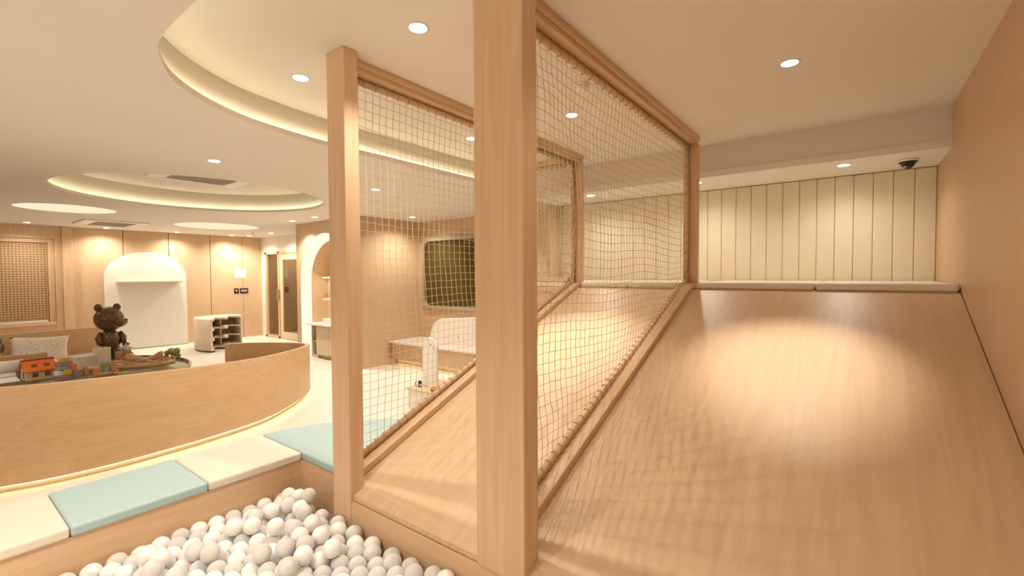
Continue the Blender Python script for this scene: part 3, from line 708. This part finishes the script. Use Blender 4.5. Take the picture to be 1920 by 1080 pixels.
obj('nose', MB().ball(B(.085, .158, .51), (.025, .022, .018), 10, 8), 'black_plastic', bs)
for d in (-1, 1):
    obj('ear', MB().ball(B(-.01 + .02 * d, .095 * d - .015, .68), (.035, .045, .055), 14, 10), 'bear_brown', bs)
    obj('leg', MB().lathe([(.058, 0), (.062, .02), (.055, .10), (.05, .17), (.03, .2)], B(.0, .058 * d, 0), 18), 'bear_brown', bs)
    obj('arm', MB().tube([B(.02, .10 * d, .35), B(.05, .135 * d, .28), B(.10, .125 * d, .21)], [.03, .036, .03], 12), 'bear_brown', bs)
obj('paw', MB().ball(B(.11, .145, .185), (.04, .045, .025), 12, 8), 'bear_brown', bs)

# ================================================================== FAR WALL ITEMS
ap = thing('arch_panel', 'white arched display panel with a thin shelf on the far wall', 'panel', (XL, 3.16, 0))
obj('board', MB().prism(arch(3.16, .722, 1.53, .02, .545), 'x', XL + .001, XL + .03), 'arch_white', ap, .004)
obj('shelf', MB().box(XL + .03, XL + .24, 2.625, 3.74, 1.425, 1.452), 'pale_wood', ap, .003)
ws = thing('wavy_shelf', 'low rounded bookcase with wavy shelves standing by the far wall', 'shelf', (-11.1, 4.2, 0))
# plan: D shape facing +x; front edge of every board waves
back = [(-11.55, 4.75), (-11.62, 4.4), (-11.6, 4.05), (-11.45, 3.8)]
leftc = [(p_[0], p_[1]) for p_ in catmull([(-11.45, 3.78, 0), (-11.2, 3.66, 0), (-10.9, 3.6, 0), (-10.62, 3.62, 0), (-10.42, 3.70, 0)], 5)]
front = []
for i in range(25):
    q = i / 24; y_ = 3.72 + q * .78; front.append((-10.42 - .62 * q + .16 * math.cos(q * 4.2 * PI) - .16, y_ + .02))
outl = leftc + front + [(-11.2, 4.60), (-11.55, 4.56), (-11.62, 4.4), (-11.6, 4.05)]
for z_, h_ in ((.03, .035), (.235, .03), (.435, .03), (.63, .04)): obj('shelf_board', MB().prism(outl, 'z', z_, z_ + h_), 'shelf_pale', ws)
lc = [Vector((p_[0], p_[1], 0)) for p_ in leftc]
obj('end_panel', sweep_wall(lc, -.008, .03, .03, .672), 'shelf_pale', ws)
obj('end_panel', MB().prism([(-11.55, 4.53), (-11.0, 4.49), (-11.0, 4.52), (-11.55, 4.56)], 'z', .03, .63), 'shelf_pale', ws)
obj('back_panel', sweep_wall([Vector((*p_, 0)) for p_ in [(-11.45, 3.8), (-11.6, 4.05), (-11.62, 4.3), (-11.55, 4.55)]], -.03, 0, .03, .63), 'shelf_pale', ws)
obj('divider', MB().box(-11.58, -11.0, 4.08, 4.1, .03, .63), 'shelf_pale', ws)
obj('plinth', MB().prism([(x_ * .97 - 11.1 * .03, y_ * .97 + 4.2 * .03) for x_, y_ in outl], 'z', 0, .03), 'black_plastic', ws)
ps = thing('paper_notice', 'white paper notice pinned on the far wood wall', 'notice', (XL, 5.04, 1.5))
obj('sheet', MB().box(XL + .0005, XL + .006, 4.915, 5.165, 1.50, 1.725), 'paper', ps)
for i, wd in enumerate((.12, .16, .10, .14)): obj('print_line', MB().box(XL + .006, XL + .0065, 5.04 - wd / 2, 5.04 + wd / 2, 1.66 - i * .035, 1.672 - i * .035), 'print_grey', ps)
th = thing('thermostat', 'small black square thermostat under the paper notice', 'thermostat', (XL, 4.94, 1.12))
obj('plate', MB().box(XL + .0005, XL + .012, 4.89, 4.995, 1.12, 1.245), 'black_plastic', th, .003); obj('dial', MB().lathe([(.028, 0), (.026, .01)], (XL + .012, 4.942, 1.182), 18, 'x'), 'vent_grey', th)
sv = thing('light_switch', 'wide black switch plate beside the thermostat', 'switch', (XL, 5.11, 1.12))
obj('plate', MB().box(XL + .0005, XL + .012, 5.02, 5.215, 1.12, 1.245), 'black_plastic', sv, .003)
for i in range(3): obj('rocker', MB().box(XL + .012, XL + .016, 5.045 + i * .05, 5.09 + i * .05, 1.155, 1.21), 'vent_grey', sv, .002)

# niche contents
nc = thing('niche_cabinet', 'low pale cabinet with two doors inside the arched niche', 'cabinet', (-7.5, 4.75, 0))
obj('body', MB().box(-8.10, -6.80, 4.64, 4.995, .06, .60), 'dark_gap', nc); obj('plinth', MB().box(-8.2, -6.82, 4.68, 4.99, 0, .06), 'plinth', nc)
obj('counter', MB().box(-8.36, -6.80, 4.56, 4.995, .62, .655), 'white_laminate', nc, .004)
obj('open_side', MB().box(-8.3, -8.28, 4.64, 4.99, 0, .62).box(-8.3, -8.1, 4.96, 4.99, 0, .62).box(-8.28, -8.1, 4.66, 4.96, .3, .32).box(-8.28, -8.1, 4.66, 4.96, 0, .05).box(-8.3, -6.8, 4.66, 4.98, .6, .62), 'pale_wood', nc)
for a in (-8.095, -7.665, -7.235):
    d = obj('cabinet_door', MB().box(a, a + .424, 4.618, 4.638, .07, .60), 'pale_wood', nc, .003); obj('finger_groove', MB().box(a + .36, a + .40, 4.617, 4.6185, .57, .595), 'wood_x', d)
for z_, lb in ((1.51, 'upper wooden shelf inside the arched niche'), (1.105, 'lower wooden shelf inside the arched niche')):
    tag(obj('niche_shelf', MB().box(-8.03, -6.82, 4.72, 4.999, z_ - .017, z_ + .017), 'pale_wood', None, .003), lb, 'shelf', 'niche shelves')
wbx = thing('basin', 'white rectangular basin on the niche counter', 'basin', (-7.5, 4.75, .655))
m = MB().box(-7.86, -7.2, 4.62, 4.95, .656, .75); obj('bowl', plate_with_holes([(-7.86, 4.62), (-7.2, 4.62), (-7.2, 4.95), (-7.86, 4.95)], [[(-7.82, 4.66), (-7.24, 4.66), (-7.24, 4.91), (-7.82, 4.91)]], .67, .76), 'white_plastic', wbx, .004)
obj('basin_floor', MB().box(-7.86, -7.2, 4.62, 4.95, .656, .67), 'white_plastic', wbx)
om = thing('oval_mirror', 'tall oval mirror glowing along its edge inside the niche', 'mirror', (-7.15, 4.9, .95))
el = [(-7.13 + .36 * math.cos(2 * PI * i / 48), 1.36 + .54 * math.sin(2 * PI * i / 48)) for i in range(48)]
obj('glow_ring', MB().prism(el, 'y', 4.66, 4.70), 'bulb_yellow', om); obj('glass', MB().prism([(-7.13 + (u + 7.13) * .9, 1.36 + (v_ - 1.36) * .93) for u, v_ in el], 'y', 4.65, 4.66), 'arch_white', om)
obj('bracket', MB().box(-7.3, -6.95, 4.70, 4.72, 1.2, 1.5), 'grey_metal', om)

# bench under the dark window
be = thing('wall_bench', 'low white topped bench under the dark window', 'bench', (-5.0, 5.4, 0))
obj('seat', MB().box(-6.495, -3.32, 5.03, YM - .001, .375, .405), 'white_laminate', be, .006)
obj('body', MB().box(-6.48, -3.34, 5.10, YM - .002, .09, .375), 'far_wood', be); obj('plinth', MB().box(-6.45, -3.4, 5.2, YM - .002, 0, .09), 'plinth', be)
tag(obj('light_strip', MB().box(-6.45, -3.4, 5.185, 5.199, .07, .085), 'warm_led', be), 'glowing warm light strip')
# white play counter behind the far net
pcn = thing('play_counter', 'white play counter with a big rounded panel behind the far net', 'play counter', (-3.8, 3.75, 0))
obj('base_box', MB().box(-4.2, -3.35, 3.52, 4.0, 0, .215), 'white_laminate', pcn, .004); obj('base_top', MB().box(-4.22, -3.33, 3.5, 4.02, .215, .235), 'pale_wood', pcn, .003)
def post_poly(): return [(-4.09, .236), (-3.87, .236), (-3.86, .73), (-3.905, .80), (-4.0, .825), (-4.07, .775), (-4.09, .74)]
obj('upright', MB().prism(post_poly(), 'y', 3.66, 3.70), 'white_plastic', pcn, .006)
pan = [(-3.95, .70), (-2.95, .70), (-2.95, 1.12)] + [(-3.80 + .20 * math.cos(a) - .0, .87 + .2 * math.sin(a)) for a in [PI / 2 + PI / 2 * i / 10 for i in range(11)]]
pan = [(-4.0, .74), (-2.75, .82), (-2.75, 1.13), (-3.72, 1.055)] + [(-3.78 + .22 * math.cos(a), .835 + .215 * math.sin(a)) for a in [PI / 2 + PI / 2 * i / 10 for i in range(1, 11)]]
obj('rounded_panel', MB().prism(pan, 'y', 3.705, 3.735), 'white_laminate', pcn, .006)
for x_, z_, y_ in ((-3.95, .74, 3.66), (-3.9, .70, 3.66), (-3.55, .855, 3.705), (-3.2, .90, 3.705)): obj('screw_cap', MB().lathe([(.008, -.004), (.008, 0)], (x_, y_, z_), 10, 'y'), 'black_plastic', pcn)
obj('rear_upright', MB().box(-3.2, -3.0, 3.74, 3.78, .0, .84), 'white_plastic', pcn, .004)
zt_ = thing('striped_toy', 'tiny black and white toy on the play counter base', 'toy', (-4.12, 3.62, .235))
obj('body', MB().ball((-4.12, 3.62, .265), (.05, .03, .03), 12, 8), 'white_plastic', zt_)
for d in (-.03, 0, .03): obj('stripe', MB().lathe([(.029, -.004), (.029, .004)], (-4.12 + d, 3.62, .266), 12, 'x'), 'black_plastic', zt_)
obj('head', MB().ball((-4.075, 3.6, .295), .022, 10, 8), 'black_plastic', zt_)
ot = thing('toy_car', 'little orange toy car beside the white upright', 'toy', (-3.78, 3.58, .235))
obj('body', MB().box(-3.84, -3.72, 3.55, 3.61, .25, .275), 'toy_coral', ot, .006); obj('cabin', MB().box(-3.81, -3.75, 3.555, 3.605, .275, .30), 'yellow', ot, .006)
for x_ in (-3.82, -3.74): obj('wheel', MB().lathe([(.014, -.003), (.014, .003)], (x_, 3.548, .249), 10, 'y'), 'black_plastic', ot)

# ================================================================== LIGHTS AND CEILING FITTINGS
proto = None
LAMP = {}
def downlight(x, y, z, label, power=1.0, angle=125, r=.043):
    global proto
    t = thing('downlight', label, 'downlight', (x, y, z), 'recessed ceiling downlights')
    if proto is None:
        a = obj('trim_ring', MB().lathe([(r + .008, -.004), (r + .008, 0), (r, 0), (r, -.005)], (x, y, z), 28), 'white_plastic', t)
        b = tag(obj('lens', MB().lathe([(r, -.006), (r, -.001)], (x, y, z), 28), 'lamp', t), 'glowing white lens'); proto = (a, b)
    else:
        for q in proto: twin(q, t)
    key = (round(power, 3), angle)
    if key not in LAMP:
        l = bpy.data.lights.new('downlight_lamp', 'SPOT'); l.energy = SPOT_W * power; l.color = SPOT_C; l.spot_size = math.radians(angle); l.spot_blend = 1.0 if angle < 100 or angle > 140 else .75; l.shadow_soft_size = .010; LAMP[key] = l
    o = bpy.data.objects.new('lamp', LAMP[key]); COL.objects.link(o); o.parent = t; o.location = (0, 0, -.02)
for x, y, lb, pw in ((-1.703, 1.519, 'brightest downlight between the two posts at the top', .65), (-2.688, 1.465, 'downlight inside the raised ceiling left of the slim post', .9), (-.319, 3.051, 'downlight in the ceiling above the right slide', 1.9), (-1.719, 3.035, 'downlight seen through the near net', 1.9), (-2.705, 3.011, 'downlight half hidden by the thick post at the far net', .95), (-.319, 1.519, 'downlight above the foot of the right slide outside the picture', .22)):
    downlight(x, y, C, lb, pw, 46 if pw == 1.9 else 125)
for x, y, lb, pw in ((-4.333, 1.593, 'downlight between the big cove and the round cove', .7), (-4.368, 3.234, 'downlight seen low through the far net', 1), (-5.975, 5.153, 'downlight near the dark window wall', .75), (-7.217, 4.128, 'downlight in front of the arched niche beside the post', 1), (-8.008, 4.158, 'downlight in front of the left side of the arched niche', 1), (-4.3, 5.0, 'unseen downlight added behind the thick post to brighten the bench nook', 1), (-10.669, 5.04, 'downlight in front of the glass door', .9), (-11.767, 5.04, 'downlight in the corner between the wood wall and door', .7), (-11.95, 4.72, 'downlight washing the wall above the paper notice', .6), (-11.95, 3.62, 'downlight washing the right part of the white arch', .6), (-11.95, 2.435, 'downlight washing the left part of the white arch', .6), (-11.75, 1.32, 'downlight above the woven blind window', .5)):  # the lamp over the white topped bench is added to brighten the nook
    downlight(x, y, C1, lb, pw * (1.0 if x > -5 else 1.4), 150 if x < -11 or y > 5 else 125)
for x, y, lb in ((-4.33, -.05, 'downlight over the curved bench outside the left picture edge'), (-1.7, -.3, 'downlight above the ball pit behind the viewer'), (-6.4, -.4, 'downlight over the bench outside the left edge'), (-8.6, -.4, 'downlight over the far bench outside the left edge'), (-.25, -.3, 'unseen downlight added above the right of the ball pit to brighten the posts'), (-2.9, -.6, 'unseen downlight added above the pads to brighten the posts and pit'), (-1.7, -1.9, 'unseen rear downlight added over the ball pit to brighten the post fronts'), (-.3, -1.9, 'unseen rear downlight added by the right wall to brighten the post fronts'), (-3.2, -1.9, 'unseen rear downlight added near the low step to brighten the post fronts')):  # right pit, pad and rear row lamps are added to light the post fronts
    downlight(x, y, C1, lb, {-4.33: .3, -2.9: .15, -.25: .25, -1.7: 1.0 if y > -1 else 2.9, -.3: .8, -3.2: .3}.get(x, .6))
for x, lb in ((-.097, 'downlight in the soffit beside the dome camera'), (-1.27, 'downlight in the soffit hidden by the near net frame'), (-2.43, 'downlight in the soffit near the far net frame')):
    downlight(x, 4.72, ZS, lb, .26, 160)
# luminous round recesses
for (x, y, r), lb in zip(dl, ('left luminous oval ceiling recess near the blind window', 'right luminous oval ceiling recess near the niche')):
    t = thing('ceiling_light', lb, 'ceiling light', (x, y, C1), 'luminous round ceiling recesses')
    obj('diffuser', MB().lathe([(r - .002, .004), (r - .002, .012)], (x, y, C1), 56), 'disc_led', t)
    obj('collar', sweep_wall(circle(x, y, r, 56), -.012, .02, C1 + .013, C1 + .07, True), 'ceiling_paint', t)
# air conditioners
def cassette(x0, x1, y0, y1, z, label):
    t = thing('air_conditioner', label, 'air conditioner', ((x0 + x1) / 2, (y0 + y1) / 2, z), 'ceiling cassettes')
    g = .14; obj('panel', plate_with_holes([(x0, y0), (x1, y0), (x1, y1), (x0, y1)], [[(x0 + .05, y0 + .12), (x0 + .085, y0 + .12), (x0 + .085, y1 - .12), (x0 + .05, y1 - .12)], [(x1 - .085, y0 + .12), (x1 - .05, y0 + .12), (x1 - .05, y1 - .12), (x1 - .085, y1 - .12)]], z - .025, z), 'white_plastic', t, .006)
    gr = obj('grille', MB().box(x0 + g, x1 - g, y0 + g + .04, y1 - g - .04, z - .03, z - .0255), 'vent_grey', t)
    k = y0 + g + .06; p0 = None
    while k < y1 - g - .06:
        if p0 is None: p0 = obj('slat', MB().box(x0 + g + .01, x1 - g - .01, k, k + .012, z - .036, z - .03), 'grey_stone', gr); k0 = k
        else: twin(p0, gr, (0, k - k0, 0))
        k += .03
cassette(-6.93, -5.96, 1.78, 2.78, CD, 'square ceiling cassette unit inside the circular cove')
cassette(-11.3, -10.3, 1.83, 2.72, C1, 'flat ceiling cassette unit between the luminous recesses')
sd = thing('smoke_detector', 'round white smoke detector on the ceiling behind the near net', 'detector', (-1.40, 2.59, C))
obj('base', MB().lathe([(.048, -.012), (.052, 0)], (-1.40, 2.59, C), 28), 'white_plastic', sd); obj('cap', MB().lathe([(.028, -.04), (.04, -.034), (.042, -.018), (.036, -.012)], (-1.40, 2.59, C), 28), 'white_plastic', sd)
sp = thing('sprinkler', 'tiny sprinkler head on the ceiling near the right luminous recess', 'sprinkler', (-10.9, 4.75, C1))
obj('rose', MB().lathe([(.03, -.006), (.035, 0)], (-10.9, 4.75, C1), 16), 'grey_metal', sp); obj('head', MB().lathe([(.02, -.04), (.02, -.036), (.006, -.03), (.006, -.006)], (-10.9, 4.75, C1), 12), 'grey_metal', sp)
dc = thing('dome_camera', 'dark dome security camera under the soffit by the right wall', 'camera', (.315, 4.83, ZS))
obj('base', MB().lathe([(.062, -.018), (.066, -.006), (.06, 0)], (.315, 4.83, ZS), 28), 'white_plastic', dc)
obj('collar', MB().lathe([(.048, -.034), (.062, -.02), (.06, -.018)], (.315, 4.83, ZS), 28), 'black_plastic', dc)
obj('dome', MB().lathe([(.004, -.074), (.02, -.070), (.034, -.058), (.042, -.042), (.046, -.034)], (.315, 4.83, ZS), 24), 'black_plastic', dc)
obj('lens', MB().ball((.295, 4.79, ZS - .062), .012, 10, 8), 'grey_metal', dc)
